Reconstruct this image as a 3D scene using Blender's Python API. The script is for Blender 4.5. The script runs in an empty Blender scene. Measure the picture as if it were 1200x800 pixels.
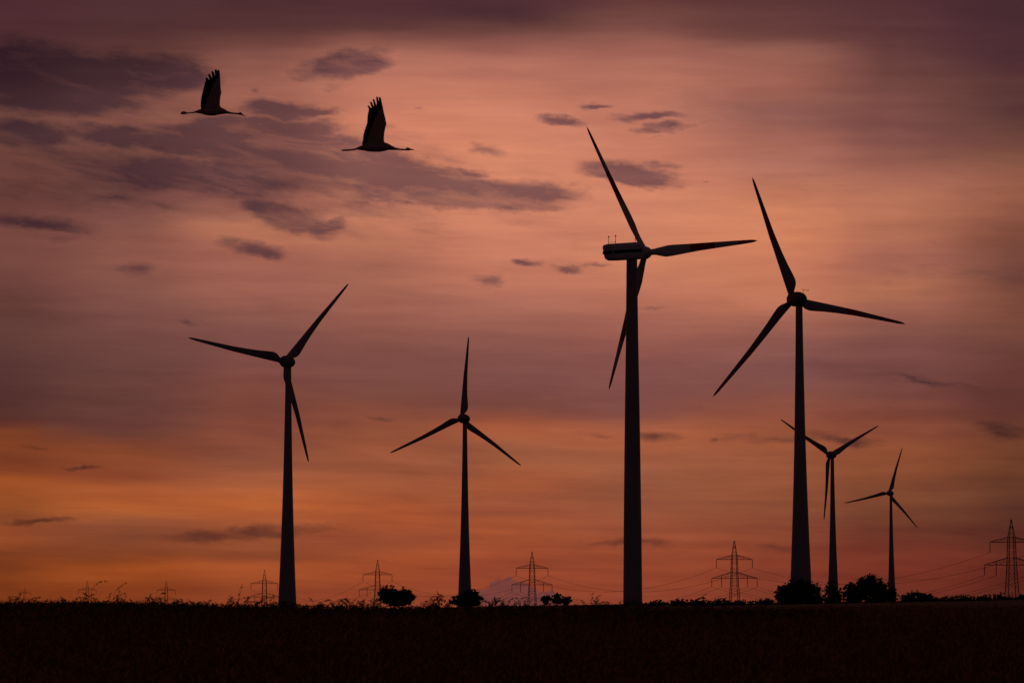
import bpy, bmesh, math, random
import numpy as np
from mathutils import Vector, Matrix
from mathutils.geometry import tessellate_polygon
from mathutils.bvhtree import BVHTree

PI = math.pi
R = math.radians
scene = bpy.context.scene
COL = scene.collection
rnd = random.Random(11)

# ---------------------------------------------------------------- camera frame
F = 4000.0                      # focal length in photo pixels (120 mm on a 36 mm sensor)
EYE = 1.7
TH = math.atan(305 / F)         # pitch


def ray(px, py):
    dx, dy = (px - 600) / F, (400 - py) / F
    return Vector((dx, math.cos(TH) - dy * math.sin(TH), dy * math.cos(TH) + math.sin(TH)))


def at(px, py, Y):
    d = ray(px, py)
    return Vector((0, 0, EYE)) + d * (Y / d.y)


def azel(px, py):
    d = ray(px, py).normalized()
    return math.degrees(math.atan2(d.x, d.y)), math.degrees(math.asin(d.z))


def lin(c):
    return tuple(((v / 255) / 12.92) if v / 255 <= 0.04045 else (((v / 255) + 0.055) / 1.055) ** 2.4 for v in c)


# ---------------------------------------------------------------- terrain
def sstep(a, b, x):
    t = np.clip((x - a) / (b - a), 0, 1)
    return t * t * (3 - 2 * t)


def terrain(x, y):
    x = np.asarray(x, float); y = np.asarray(y, float)
    near = np.interp(y, [-3000, -40, 0, 15, 30, 45, 55, 62, 75, 100, 160], [-4, -0.1, 0, .12, .29, .59, .78, .86, .885, .89, .92])
    near = near + 0.11 * sstep(5.0, 9.5, -x) * sstep(30, 60, y) * (1 - sstep(120, 300, y))
    near = near + 0.02 * np.sin(x * .55 + 1.0) * np.sin(y * .31) + 0.012 * np.sin(x * 1.3 - y * .4)
    yy = np.clip(y, 0, 9000)
    far = 2 + 0.02 * np.clip(x, -650, 650) - 0.0022 * yy - 0.8 * np.exp(-yy / 600)
    far = far + 0.25 * np.sin(x * .011 + 2) * np.sin(yy * .004) * sstep(200, 900, yy)
    k = sstep(90, 240, y)
    return near * (1 - k) + far * k


def tz(x, y):
    return float(terrain(x, y))


# ---------------------------------------------------------------- materials
def mat(name, color, rough=.7, vary=None, scale=6.0, island=False, spec=.3):
    m = bpy.data.materials.new(name); m.use_nodes = True
    nt = m.node_tree; b = nt.nodes['Principled BSDF']
    b.inputs['Roughness'].default_value = rough
    b.inputs['Specular IOR Level'].default_value = spec
    b.inputs['Base Color'].default_value = (*color, 1)
    if vary:
        r = nt.nodes.new('ShaderNodeValToRGB')
        r.color_ramp.elements[0].color = (*color, 1); r.color_ramp.elements[1].color = (*vary, 1)
        if island:
            g = nt.nodes.new('ShaderNodeNewGeometry')
            nt.links.new(g.outputs['Random Per Island'], r.inputs[0])
        else:
            tc = nt.nodes.new('ShaderNodeTexCoord'); n = nt.nodes.new('ShaderNodeTexNoise')
            n.inputs['Scale'].default_value = scale; n.inputs['Detail'].default_value = 6
            nt.links.new(tc.outputs['Object'], n.inputs['Vector'])
            r.color_ramp.elements[0].position = .35; r.color_ramp.elements[1].position = .65
            nt.links.new(n.outputs['Fac'], r.inputs[0])
        nt.links.new(r.outputs[0], b.inputs['Base Color'])
    return m


M = dict(
    paint=mat('turbine_paint', (.80, .80, .81), .45, (.72, .72, .74), .25),
    tower=mat('tower_paint', (.42, .42, .43), .5, (.36, .36, .38), .25),
    nacelle=mat('grey_nacelle_paint', (.26, .20, .22), .5, (.22, .17, .19), .3),
    red=mat('red_band_paint', (.62, .03, .02), .45, (.55, .025, .018), .3),
    stripe=mat('dark_stripe_paint', (.03, .03, .045), .5),
    steel=mat('galvanised_steel', (.20, .20, .21), .6, (.14, .14, .15), .5),
    insul=mat('insulator_glaze', (.07, .045, .035), .4),
    cable=mat('cable_metal', (.10, .10, .10), .6),
    leaf=mat('bush_leaf', (.035, .05, .018), .7, (.07, .085, .03), island=True),
    bark=mat('bark', (.07, .05, .035), .9, (.045, .032, .024), 3),
    soil=mat('field_soil', (.09, .05, .03), .95, (.065, .036, .022), .8),
    wheat=mat('ripe_wheat', (.10, .042, .016), .8, (.62, .27, .10), island=True),
    oat=mat('oat_stalk', (.09, .075, .035), .8, (.14, .11, .05), island=True),
    crane=mat('crane_grey_plumage', (.60, .44, .29), .9, (.46, .33, .21), 14),
    feather=mat('crane_flight_feather', (.022, .02, .022), .8, (.035, .03, .03), 30),
    beak=mat('crane_beak', (.16, .13, .08), .5),
)


# ---------------------------------------------------------------- mesh helpers
class MB:
    def __init__(s):
        s.v, s.f, s.m = [], [], []

    def add(s, verts, faces, mi=0):
        o = len(s.v)
        s.v += [tuple(p) for p in verts]
        s.f += [tuple(i + o for i in f) for f in faces]
        s.m += [mi] * len(faces) if isinstance(mi, int) else list(mi)

    def loft(s, rings, mi=0, caps=True):
        n = len(rings[0]); vs = [p for r in rings for p in r]; fs, ms = [], []
        for k in range(len(rings) - 1):
            for i in range(n):
                j = (i + 1) % n
                fs.append((k * n + i, k * n + j, (k + 1) * n + j, (k + 1) * n + i))
                ms.append(mi if isinstance(mi, int) else mi[k])
        if caps:
            fs.append(tuple(range(n))[::-1]); ms.append(ms[0])
            fs.append(tuple((len(rings) - 1) * n + i for i in range(n))); ms.append(ms[-2])
        s.add(vs, fs, ms)

    def tube(s, pts, rad, n=6, mi=0):
        pts = [Vector(p) for p in pts]
        if not hasattr(rad, '__len__'): rad = [rad] * len(pts)
        rings = []
        for k, p in enumerate(pts):
            a = pts[max(k - 1, 0)]; b = pts[min(k + 1, len(pts) - 1)]
            d = (b - a).normalized()
            x = d.orthogonal().normalized() if k == 0 else (x - d * x.dot(d)).normalized()
            y = d.cross(x)
            rings.append([p + (x * math.cos(2 * PI * i / n) + y * math.sin(2 * PI * i / n)) * rad[k] for i in range(n)])
        s.loft(rings, mi)

    def bar(s, a, b, w, mi=0):
        s.tube([a, b], w / 2 * 1.414, 4, mi)

    def box(s, c, h, mi=0):
        cx, cy, cz = c; hx, hy, hz = h
        vs = [(cx + sx * hx, cy + sy * hy, cz + sz * hz) for sz in (-1, 1) for sx, sy in ((-1, -1), (1, -1), (1, 1), (-1, 1))]
        s.add(vs, [(3, 2, 1, 0), (4, 5, 6, 7), (0, 1, 5, 4), (1, 2, 6, 5), (2, 3, 7, 6), (3, 0, 4, 7)], mi)

    def build(s, name, mats, parent=None, smooth=False):
        me = bpy.data.meshes.new(name)
        me.from_pydata(s.v, [], s.f)
        for m in (mats if isinstance(mats, (list, tuple)) else [mats]): me.materials.append(m)
        me.polygons.foreach_set('material_index', s.m)
        if smooth: me.polygons.foreach_set('use_smooth', [True] * len(s.f))
        me.update()
        o = bpy.data.objects.new(name, me); COL.objects.link(o)
        if parent: o.parent = parent
        return o


def tag(o, label, cat, group=None, kind=None):
    o['label'] = label; o['category'] = cat
    if group: o['group'] = group
    if kind: o['kind'] = kind
    return o


def thing(name, label, cat, loc, rz=0, group=None):
    o = bpy.data.objects.new(name, None); COL.objects.link(o)
    o.location = loc; o.rotation_euler = (0, 0, rz); o.empty_display_size = .5
    return tag(o, label, cat, group)


# ---------------------------------------------------------------- ground sheet
def build_ground():
    ys = np.concatenate([[-4000, -1500, -500, -150, -60, -25, -10], np.arange(0, 130, 2.5), np.geomspace(130, 16000, 70)])
    t = np.linspace(-1, 1, 141)
    xs = np.sinh(t * 7.2) / math.sinh(7.2) * 12000
    X, Y = np.meshgrid(xs, ys)
    Z = terrain(X, Y)
    nx, ny = len(xs), len(ys)
    b = MB()
    b.v = list(zip(X.ravel().tolist(), Y.ravel().tolist(), Z.ravel().tolist()))
    b.f = [(j * nx + i, j * nx + i + 1, (j + 1) * nx + i + 1, (j + 1) * nx + i) for j in range(ny - 1) for i in range(nx - 1)]
    b.m = [0] * len(b.f)
    o = b.build('ground', M['soil'], smooth=True); o['kind'] = 'structure'
    o['label'] = 'dark open farmland stretching from the camera to the horizon'


build_ground()


# ---------------------------------------------------------------- wheat (numpy, one mesh)
def quads_object(name, V, Q, material):
    """V (n,3), Q (m,4) -> one mesh"""
    me = bpy.data.meshes.new(name)
    me.vertices.add(len(V)); me.vertices.foreach_set('co', V.astype(np.float32).ravel())
    me.loops.add(len(Q) * 4); me.loops.foreach_set('vertex_index', Q.astype(np.int32).ravel())
    me.polygons.add(len(Q)); me.polygons.foreach_set('loop_start', np.arange(0, len(Q) * 4, 4, dtype=np.int32))
    me.materials.append(material); me.update(); me.validate()
    o = bpy.data.objects.new(name, me); COL.objects.link(o)
    return o


def ribbons(P, W, side):
    """P (n,k,3) centre lines, W (n,k) half widths, side (n,3) -> quads"""
    n, k, _ = P.shape
    L = P - side[:, None, :] * W[..., None]; Rr = P + side[:, None, :] * W[..., None]
    V = np.stack([L, Rr], 2).reshape(-1, 3)
    base = (np.arange(n) * k * 2)[:, None]
    i = np.arange(k - 1)[None, :] * 2
    Q = np.stack([base + i, base + i + 1, base + i + 3, base + i + 2], -1).reshape(-1, 4)
    return V, Q


def spindles(P, W, n_side=3):
    """closed-looking ears: P (n,k,3), W (n,k)"""
    n, k, _ = P.shape
    d = P[:, -1] - P[:, 0]; d /= np.linalg.norm(d, axis=1, keepdims=True) + 1e-9
    x = np.cross(d, np.array([.31, .83, .21])); x /= np.linalg.norm(x, axis=1, keepdims=True)
    y = np.cross(d, x)
    ring = [P + (x * math.cos(2 * PI * s / n_side) + y * math.sin(2 * PI * s / n_side))[:, None, :] * W[..., None] for s in range(n_side)]
    V = np.stack(ring, 2).reshape(-1, 3)
    base = (np.arange(n) * k * n_side)[:, None, None]
    i = (np.arange(k - 1) * n_side)[None, :, None]
    s = np.arange(n_side)[None, None, :]; s2 = (s + 1) % n_side
    Q = np.stack([base + i + s, base + i + s2, base + i + n_side + s2, base + i + n_side + s], -1).reshape(-1, 4)
    return V, Q


class Acc:
    def __init__(s): s.V, s.Q, s.n = [], [], 0

    def add(s, VQ):
        V, Q = VQ; s.V.append(V); s.Q.append(Q + s.n); s.n += len(V)

    def obj(s, name, m): return quads_object(name, np.concatenate(s.V), np.concatenate(s.Q), m)


def cheap_noise(x, y, seed, scale):
    r = np.random.default_rng(seed); out = np.zeros_like(x)
    for k in range(7):
        a = r.uniform(0, 2 * PI); f = scale * r.uniform(.6, 2.2)
        out += np.sin((x * math.cos(a) + y * math.sin(a)) * f + r.uniform(0, 6.3))
    return out / 7


def build_wheat():
    g = np.random.default_rng(5)
    n = 105000
    # uniform over the trapezoid in front of the camera (a few metres wider than the view)
    y = g.uniform(24, 92, n * 3); x = g.uniform(-19, 19, n * 3)
    keep = np.abs(x) < .155 * y + 4
    x, y = x[keep][:n], y[keep][:n]; n = len(x)
    z = terrain(x, y)
    h = .60 + .09 * cheap_noise(x, y * .5, 3, .9) + .07 * cheap_noise(x, y, 4, 3.0) + g.normal(0, .045, n)
    h = np.clip(h, .35, .80)
    az = 1.2 + .8 * cheap_noise(x, y, 8, .35) + g.normal(0, .8, n)
    lean = np.clip(g.normal(.10, .06, n) + .05 * cheap_noise(x, y, 9, .6), .0, .35)
    dirv = np.stack([np.cos(az), np.sin(az), np.zeros(n)], 1)
    base = np.stack([x, y, z - .02], 1)
    up = np.array([0, 0, 1.0])
    t = np.array([0, .55, .85, 1.0])
    P = base[:, None, :] + up * (h[:, None] * t * (1 - .3 * lean[:, None] * t))[..., None] + dirv[:, None, :] * (h[:, None] * lean[:, None] * t ** 2)[..., None]
    sa = g.uniform(0, PI, n); side = np.stack([np.cos(sa), np.sin(sa), np.zeros(n)], 1)
    A = Acc()
    A.add(ribbons(P, np.full((n, 4), .0030), side))
    # nodding ears
    tip = P[:, -1]; nod = g.uniform(.2, 1.5, n); L = g.uniform(.06, .095, n)
    pts = [tip]
    for q in (.35, .7, 1.0):
        ang = nod * q
        pts.append(tip + dirv * (L * q * np.sin(ang))[:, None] + up * (L * q * np.cos(ang))[:, None])
    E = np.stack(pts, 1)
    A.add(spindles(E, np.tile(np.array([.004, .0085, .0075, .0012]), (n, 1)) * g.uniform(.8, 1.15, (n, 1))))
    # drooping dry leaves on most stalks
    k = int(n * .7); la = g.uniform(0, 2 * PI, k); ld = np.stack([np.cos(la), np.sin(la), np.zeros(k)], 1)
    s0 = P[:k, 1] + (P[:k, 2] - P[:k, 1]) * g.uniform(-.6, 1.0, (k, 1)); ll = g.uniform(.10, .24, k)[:, None]; dr = g.uniform(-.2, .9, k)[:, None]
    LP = np.stack([s0, s0 + ld * ll * .4 + up * ll * .35, s0 + ld * ll * .8 + up * ll * (.35 - .3 * dr), s0 + ld * ll + up * ll * (.2 - .8 * dr)], 1)
    ls = np.stack([-np.sin(la), np.cos(la), np.zeros(k)], 1)
    A.add(ribbons(LP, np.tile(np.array([.005, .007, .005, .001]), (k, 1)), ls))
    o = A.obj('wheat_field', M['wheat'])
    tag(o, 'dark ripe wheat crop filling the foreground below the wind turbines', 'wheat', kind='stuff')


build_wheat()


# ---------------------------------------------------------------- tall wild oats
def oat_curves(b_x, b_y, b_z, H, az, bend, seed, A, K=1.7):
    """one stalk with drooping branchlets and spikelets, its highest point H above b_z"""
    r = np.random.default_rng(seed)
    d = np.array([math.cos(az), math.sin(az), 0.0]); up = np.array([0, 0, 1.0]); base = np.array([b_x, b_y, b_z])
    t = np.linspace(0, 1, 13)
    ang = bend * np.clip((t - .74) / .26, 0, 1) ** 1.3 + .05
    hz = np.concatenate([[0], np.cumsum(np.cos(ang[1:]))]) / 12
    seg = H / hz.max() / 12
    pts = [base]
    for k in range(12): pts.append(pts[-1] + (d * math.sin(ang[k + 1]) + up * math.cos(ang[k + 1])) * seg)
    P = np.array(pts)[None]
    A.add(spindles(P, np.linspace(.0036, .0018, 13)[None] * K))
    P = P[0]
    ears = int(r.integers(9, 17))
    for e in range(ears):
        q = r.uniform(.84, 1.0) * 12; i = min(int(q), 11); p = P[i] + (P[i + 1] - P[i]) * (q - i)
        a2 = az + r.normal(0, 1.0); dd = np.array([math.cos(a2), math.sin(a2), 0]); l = r.uniform(.003, .016) * K
        mid = p + dd * l * .7 + up * l * .2; end = p + dd * l * 1.1 - up * l * .15
        A.add(spindles(np.array([[p, mid, end]]), np.array([[.0016, .0014, .0012]]) * K))
        tn = (P[12] - P[10]); tn /= np.linalg.norm(tn); dn = (dd * r.uniform(.1, .6) + tn * r.uniform(.2, 1.0) - up * r.uniform(0, .5)); dn /= np.linalg.norm(dn); L = r.uniform(.022, .04) * K
        A.add(spindles(np.array([[end, end + dn * L * .4, end + dn * L * .75, end + dn * L]]), np.array([[.0015, .0052, .0042, .0006]]) * K))
    if r.uniform() < .7:
        i = int(r.integers(5, 9)); la = r.uniform(0, 6.28); ld = np.array([math.cos(la), math.sin(la), 0]); ll = r.uniform(.10, .2); p = P[i]
        LP = np.array([[p, p + ld * ll * .4 + up * ll * .45, p + ld * ll * .8 + up * ll * .45, p + ld * ll * 1.15 + up * ll * .1]])
        A.add(ribbons(LP, np.array([[.005, .006, .004, .0008]]) * K, np.array([[-math.sin(la), math.cos(la), 0]])))


def build_oats():
    g = np.random.default_rng(21); A = Acc(); cnt = 0
    # (photo column, number, spread, extra height over the crop)
    cl = [(10, 7, 16, .20), (35, 7, 14, .17), (60, 4, 14, .12), (95, 6, 18, .18), (130, 8, 14, .22), (160, 5, 16, .13), (178, 7, 9, .22), (205, 5, 12, .15),
          (240, 5, 18, .11), (275, 5, 12, .18), (295, 7, 9, .17), (318, 6, 10, .17), (355, 4, 10, .10), (375, 5, 12, .15), (402, 6, 14, .13), (420, 7, 10, .17),
          (436, 5, 8, .16), (495, 3, 8, .08), (503, 8, 7, .22), (519, 7, 6, .24), (575, 7, 9, .18), (592, 7, 8, .18), (615, 6, 10, .14), (632, 3, 9, .10),
          (672, 2, 8, .10), (694, 3, 3, .17), (702, 4, 6, .10), (715, 6, 8, .11), (728, 2, 4, .13), (800, 2, 12, .09), (818, 3, 8, .12), (840, 3, 10, .12), (885, 3, 10, .12)]
    for px, n, sp, ex in cl:
        for k in range(int(n * 2.2)):
            yy = g.uniform(54, 66); x = (px + g.normal(0, sp * .6) - 600) / F * yy
            z = tz(x, yy); H = (EYE - .0016 * yy - z) + ex * 1.05 * (.14 + 1.0 * g.uniform(0, 1) ** 1.6)
            oat_curves(x, yy, z, max(H, .6), g.uniform(-1.2, 1.2) + (PI if g.uniform() < .25 else 0), g.uniform(.2, 1.6), 100 + cnt, A, g.uniform(.9, 1.5)); cnt += 1
    # a thin even scatter along the crest
    for k in range(1500):
        yy = g.uniform(52, 72); px = g.uniform(-150, 1000); x = (px - 600) / F * yy; z = tz(x, yy)
        H = (EYE - .0016 * yy - z) + (g.uniform(-.12, .10) if px < 450 else g.uniform(-.12, .04) if px < 760 else g.uniform(-.10, -.02))
        oat_curves(x, yy, z, max(H, .55), g.uniform(0, 6.28), g.uniform(.2, 1.6), 2000 + k, A, g.uniform(.9, 1.4))
    o = A.obj('wild_oats', M['oat'])
    tag(o, 'loose fringe of drooping wild oat ears along the top edge of the wheat', 'wild grass', kind='stuff')


build_oats()

for k, (px, py, az, bend, label) in enumerate([
        (112, 680, 0.1, 1.9, 'tall hooked grass stalk just right of the farthest left pylon with full arms'),
        (135, 683, 0.2, 1.3, 'tall upright grass stalk midway between the two small far left pylons'),
        (277, 685, .3, .4, 'slim straight grass stalk standing left of the third pylon from the left'),
        (519, 692, 2.9, .7, 'tallest leaning grass stalk between the two rounded bushes'),
        (693, 695, 1.4, .35, 'single thick grass ear upright just left of the boxy nacelle turbine tower'),
        (818, 696, .3, 1.2, 'small nodding grass ear above the wheat left of the middle right pylon')]):
    Y = 58.0; p = at(px, py, Y); A = Acc(); z = tz(p.x, Y)
    H = p.z - z
    oat_curves(p.x - .06 * bend * math.cos(az), Y, z, H, az, bend * .8, 900 + k, A, 1.0)
    o = A.obj('grass_stalk', M['oat'])
    tag(o, label, 'grass stalk', 'tall grass stalks above the wheat')


# ---------------------------------------------------------------- wind turbines
TOWER_FLARED = ([0, .14, .42, .6, .7, .83, .92, 1.0], [1.9, 2.15, 3.0, 3.8, 4.35, 5.15, 5.8, 6.4])
TOWER_CONE = ([0, .25, .5, .75, 1.0], [2.5, 2.95, 3.6, 4.1, 4.45])


def make_blade(rad, a, cone, hub, style, band, parent, TILT):
    u, w, n = Vector((1, 0, 0)), Vector((0, -math.sin(TILT), math.cos(TILT))), Vector((0, math.cos(TILT), math.sin(TILT)))
    d = (u * math.sin(a) + w * math.cos(a)) * math.cos(cone) + n * math.sin(cone)
    c = u * math.cos(a) - w * math.sin(a)
    if style == 'egg':
        rr = [.035, .06, .085, .11, .145, .2, .28, .38, .5, .7, .86, .95, .985, 1.0]
        ch = [1.7, 1.9, 2.5, 3.0, 3.2, 2.95, 2.5, 2.12, 1.8, 1.33, .98, .74, .5, .14]
        th = [1.0, .85, .58, .44, .36, .3, .26, .23, .21, .19, .18, .17, .17, .2]
    else:
        rr = [.03, .06, .09, .14, .2, .26, .38, .5, .7, .86, .95, .985, 1.0]
        ch = [1.35, 1.4, 1.5, 2.1, 2.75, 2.65, 2.15, 1.75, 1.3, .95, .72, .48, .14]
        th = [1.0, 1.0, .85, .5, .33, .29, .25, .22, .19, .18, .17, .17, .2]
    tw = lambda r: 26 * max(0, 1 - r) ** 2.2 + 1
    grid = sorted(set(rr + [q for bb in band for q in bb] + [round(x, 3) for x in np.linspace(.05, .97, 30)]))
    rings, mi, N = [], [], 14
    for r in grid:
        C = float(np.interp(r, rr, ch)) * rad / 35.5; T = float(np.interp(r, rr, th)); b = R(tw(r))
        e = c * math.cos(b) - n * math.sin(b)           # towards the trailing edge
        f = d.cross(e).normalized()
        lead = -min(.5 * C, .85 * rad / 35.5) if style == 'egg' else -min(.5 * C, .36 * C + .25)
        ring = []
        k = max(0.0, min(1.0, (1 - T) / .6))
        for i in range(N):
            q = 2 * PI * i / N
            xx = .5 - .5 * math.cos(q)                   # 0 at nose, 1 at tail
            yt = math.sin(q) * .5 * T * C * (1 - k * .62 * xx ** 1.2)
            ring.append(hub + d * (r * rad) + e * (lead + xx * C) + f * yt + n * (1.2 * r ** 2 * .4))
        rings.append(ring)
    for i in range(len(grid) - 1):
        m = (grid[i] + grid[i + 1]) / 2
        mi.append(1 if any(p < m < q for p, q in band) else 0)
    b = MB(); b.loft(rings, mi)
    o = b.build('blade', [M['tower'] if style == 'egg' else M['paint'], M['red']], parent, smooth=True)
    if band: o['label'] = 'white blade with a dark red band and red tip'
    return o


def revolve(b, prof, centre, axis, n=28, mi=0):
    ax = axis.normalized(); x = Vector((1, 0, 0)); y = ax.cross(x)
    b.loft([[centre + ax * t + (x * math.cos(2 * PI * i / n) + y * math.sin(2 * PI * i / n)) * r for i in range(n)] for t, r in prof], mi)


def make_turbine(label, hubpx, Y, rad, psi, a0, cone, tilt, style, d, band=()):
    TILT = R(tilt)
    hub_w = at(*hubpx, Y)
    n2 = Vector((math.sin(R(psi)), math.cos(R(psi)), 0))
    base = hub_w - n2 * (d * math.cos(TILT)); base.z = tz(base.x, base.y) - .1
    H = hub_w.z - base.z - d * math.sin(TILT)
    t = thing('wind_turbine', label, 'wind turbine', base, -R(psi), 'wind turbines standing in the fields')
    n = Vector((0, math.cos(TILT), math.sin(TILT)))
    C0 = Vector((0, 0, H)); hub = C0 + n * d
    # tower
    fx, dia = TOWER_FLARED if style == 'egg' else TOWER_CONE
    top = H - (1.6 if style == 'egg' else 1.0)
    rings = []
    for k in range(33):
        f = k / 32; z = top * (1 - f); r = float(np.interp(f, fx, dia)) / 2
        rings.append([(r * math.cos(2 * PI * i / 40), r * math.sin(2 * PI * i / 40), z) for i in range(40)])
    b = MB(); b.loft(rings[::-1]); b.build('tower', M['tower'], t, smooth=True)
    if style == 'egg':
        b = MB(); revolve(b, [(-3.5, .05), (-3.38, .5), (-3.0, .98), (-2.3, 1.45), (-1.3, 1.8), (-.2, 2.0), (.6, 2.08), (1.2 + d - 3.6, 2.08), (2.15 + d - 3.6, 2.03)], C0, n)
        nac = b.build('nacelle', M['nacelle'], t, smooth=True)
        b = MB(); revolve(b, [(t_ + d - 3.6, r_) for t_, r_ in ((2.22, 2.05), (2.6, 2.08), (3.6, 1.95), (4.4, 1.65), (5.0, 1.25), (5.5, .75), (5.8, .3), (5.88, .05))], C0, n)
        b.build('hub', M['nacelle'], t, smooth=True)
        if Y < 1300:
            b = MB(); p = C0 + n * -1.6 + Vector((.55, 0, 1.55))
            b.tube([p, p + Vector((0, 0, 1.5))], .05, 6); q = p + Vector((0, 0, .95))
            b.tube([q + Vector((-.3, 0, 0)), q + Vector((1.5, 0, 0))], .05, 6); b.box(q + Vector((1.5, 0, .06)), (.16, .12, .1))
            b.build('wind_sensor', M['steel'], nac)
    else:
        w = Vector((0, -math.sin(TILT), math.cos(TILT))); x = Vector((1, 0, 0))
        hub0 = C0; C0 = C0 + w * .6
        # rounded box body, rear end slanted, front necking into the rotor
        secs = [(-7.6, 1.25, 1.35, .12), (-7.4, 1.6, 1.75, .12), (-6.8, 1.72, 1.95, .05), (-4, 1.78, 2.0, 0), (0, 1.78, 2.02, 0), (1.8, 1.76, 2.0, -.05), (2.6, 1.6, 1.8, -.25), (3.1, 1.3, 1.4, -.5)]
        b = MB(); rings = []
        for s, hw, hh, dz in secs:
            ring = []
            for i in range(32):
                q = 2 * PI * i / 32; cs, sn = math.cos(q), math.sin(q); e = .42
                X = hw * math.copysign(abs(cs) ** e, cs); Z = hh * math.copysign(abs(sn) ** e, sn)
                ring.append(C0 + n * (s + .14 * (-Z if s < -6.5 else 0)) + x * X + w * (Z + dz))
            rings.append(ring)
        b.loft(rings); nac = b.build('nacelle', M['paint'], t, smooth=False)
        for sx in (-1, 1):
            b = MB()
            vs = [C0 + n * s + x * (sx * q) + w * z for s in (-7.15, 1.7) for q in (1.70, 1.80) for z in (-.35, .35)]
            b.add(vs, [(0, 1, 3, 2), (4, 6, 7, 5), (0, 4, 5, 1), (2, 3, 7, 6), (0, 2, 6, 4), (1, 5, 7, 3)])
            b.build('side_stripe', M['stripe'], nac)
        b = MB()
        b.add([C0 + n * s + x * q + w * z for s in (-7.68, -7.2) for q in (-1.58, 1.58) for z in (-.3, .4)],
              [(0, 1, 3, 2), (4, 6, 7, 5), (0, 4, 5, 1), (2, 3, 7, 6), (0, 2, 6, 4), (1, 5, 7, 3)])
        b.build('rear_stripe', M['stripe'], nac)
        for s, X, h in ((-5.9, -1.2, 1.7), (-5.9, 1.2, 1.7), (1.2, .2, 1.9)):
            b = MB(); p = C0 + n * s + x * X + w * 1.9
            b.tube([p, p + Vector((0, 0, h))], [.075, .05], 6)
            if s < 0:
                b.box(p + Vector((0, 0, h + .12)), (.12, .12, .14))
                b.tube([p + Vector((0, 0, .45)), p + Vector((-X, 0, .45))], .04, 5)
            b.build('antenna', M['steel'], nac)
        b = MB(); revolve(b, [(3.05, 1.3), (3.5, 1.5), (4.3, 1.55), (5.0, 1.35), (5.6, .95), (6.0, .45), (6.1, .05)], hub0, n)
        b.build('hub', M['paint'], t, smooth=True)
    for k in range(3): make_blade(rad, R(a0) + k * 2 * PI / 3, R(cone), hub, style, band, t, TILT)
    return t


make_turbine('dark wind turbine with its lowest blade crossing behind its own tower, first from the left', (333.5, 423.4), 1145, 35.8, -30.4, 40.5, 1.63, 6.64, 'egg', 2.9)
make_turbine('wind turbine with one blade straight up, its foot behind a single rounded bush', (541.0, 490.2), 1483, 35.8, -23.5, 4.2, 1.68, 4.86, 'egg', 3.7)
make_turbine('biggest wind turbine, seen from the side with boxy nacelle, antennas and red banded blades', (756.3, 296.2), 796, 36.1, 50.0, 90.2, 1.08, 6.47, 'box', 4.3, ((.42, .64), (.84, 1.01)))
make_turbine('tall wind turbine with egg shaped nacelle and broad flared foot behind a large dark bush', (929.3, 350.6), 954, 35.8, -18.9, 99.5, 1.61, 4.28, 'egg', 4.2, ((.48, .64), (.84, 1.01)))
make_turbine('far wind turbine with blades in a Y, one blade tip behind a broad tower', (971.8, 532.8), 1880, 35.8, -24.1, 62.1, 1.67, 4.12, 'egg', 3.3)
make_turbine('smallest and farthest wind turbine, slim tower at the end of a long bush', (1041.6, 577.5), 2580, 35.8, -14.7, 17.2, 1.7, 4.84, 'egg', 4.2)


# ---------------------------------------------------------------- pylons and cables
ARM_Z, ARM_L = (28.3, 16.7), (11.4, 14.4)
HANG = [(0, -11.4), (0, 11.4), (1, -14.4), (1, -8.2), (1, 8.2), (1, 14.4)]     # arm, lateral position
INS = 5.2


def half_width(z):
    return float(np.interp(z, [0, 16.7, 28.3, 31, 40], [2.9, 1.95, 1.6, 1.5, .12]))


def pylon_meshes():
    out = {}
    b = MB(); lv = [0, 4.4, 8.6, 12.4, 16.7, 20.4, 24.4, 28.3, 30.9, 34.0, 37.0, 40]
    cs = [(-1, -1), (1, -1), (1, 1), (-1, 1)]
    P = lambda k, z: Vector((cs[k % 4][0] * half_width(z), cs[k % 4][1] * half_width(z), z))
    for a, c in zip(lv[:-1], lv[1:]):
        for k in range(4):
            b.bar(P(k, a), P(k, c), .32 if c < 31 else .19)
            b.bar(P(k, a), P(k + 1, c), .1); b.bar(P(k + 1, a), P(k, c), .1)
    for z in (12.4, 16.7, 20.4, 28.3, 30.9):
        for k in range(4): b.bar(P(k, z), P(k + 1, z), .26)
    out['mast'] = b
    out['arms'] = []
    for z, L, ap in ((28.3, 11.4, 30.9), (16.7, 14.4, 20.4)):
        b = MB()
        for sx in (-1, 1):
            tip = Vector((sx * L, 0, z)); h0, h1 = half_width(z), half_width(ap)
            for sy in (-1, 1):
                lo, hi = Vector((sx * h0, sy * h0, z)), Vector((sx * h1, sy * h1, ap))
                b.bar(lo, tip, .30); b.bar(hi, tip + Vector((0, 0, .25)), .24)
                for k in range(1, 5):
                    f0, f1 = (k - .5) / 5, k / 5
                    b.bar(lo.lerp(tip, f0), hi.lerp(tip, f1), .1); b.bar(hi.lerp(tip, f1), lo.lerp(tip, min(f1 + .1, 1)), .1)
            if L > 12:
                q = Vector((sx * 8.2, 0, z)); b.bar(q, q + Vector((0, 0, 1.7)), .3)
        out['arms'].append(b)
    b = MB()
    prof = [(0, .06)]
    for k in range(13):
        zt = -.35 - k * .36; prof += [(zt, .08), (zt - .08, .30), (zt - .2, .30), (zt - .26, .08)]
    prof += [(-INS, .08)]
    b.loft([[(r * math.cos(2 * PI * i / 8), r * math.sin(2 * PI * i / 8), t) for i in range(8)] for t, r in prof])
    out['ins'] = b
    return out


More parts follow.
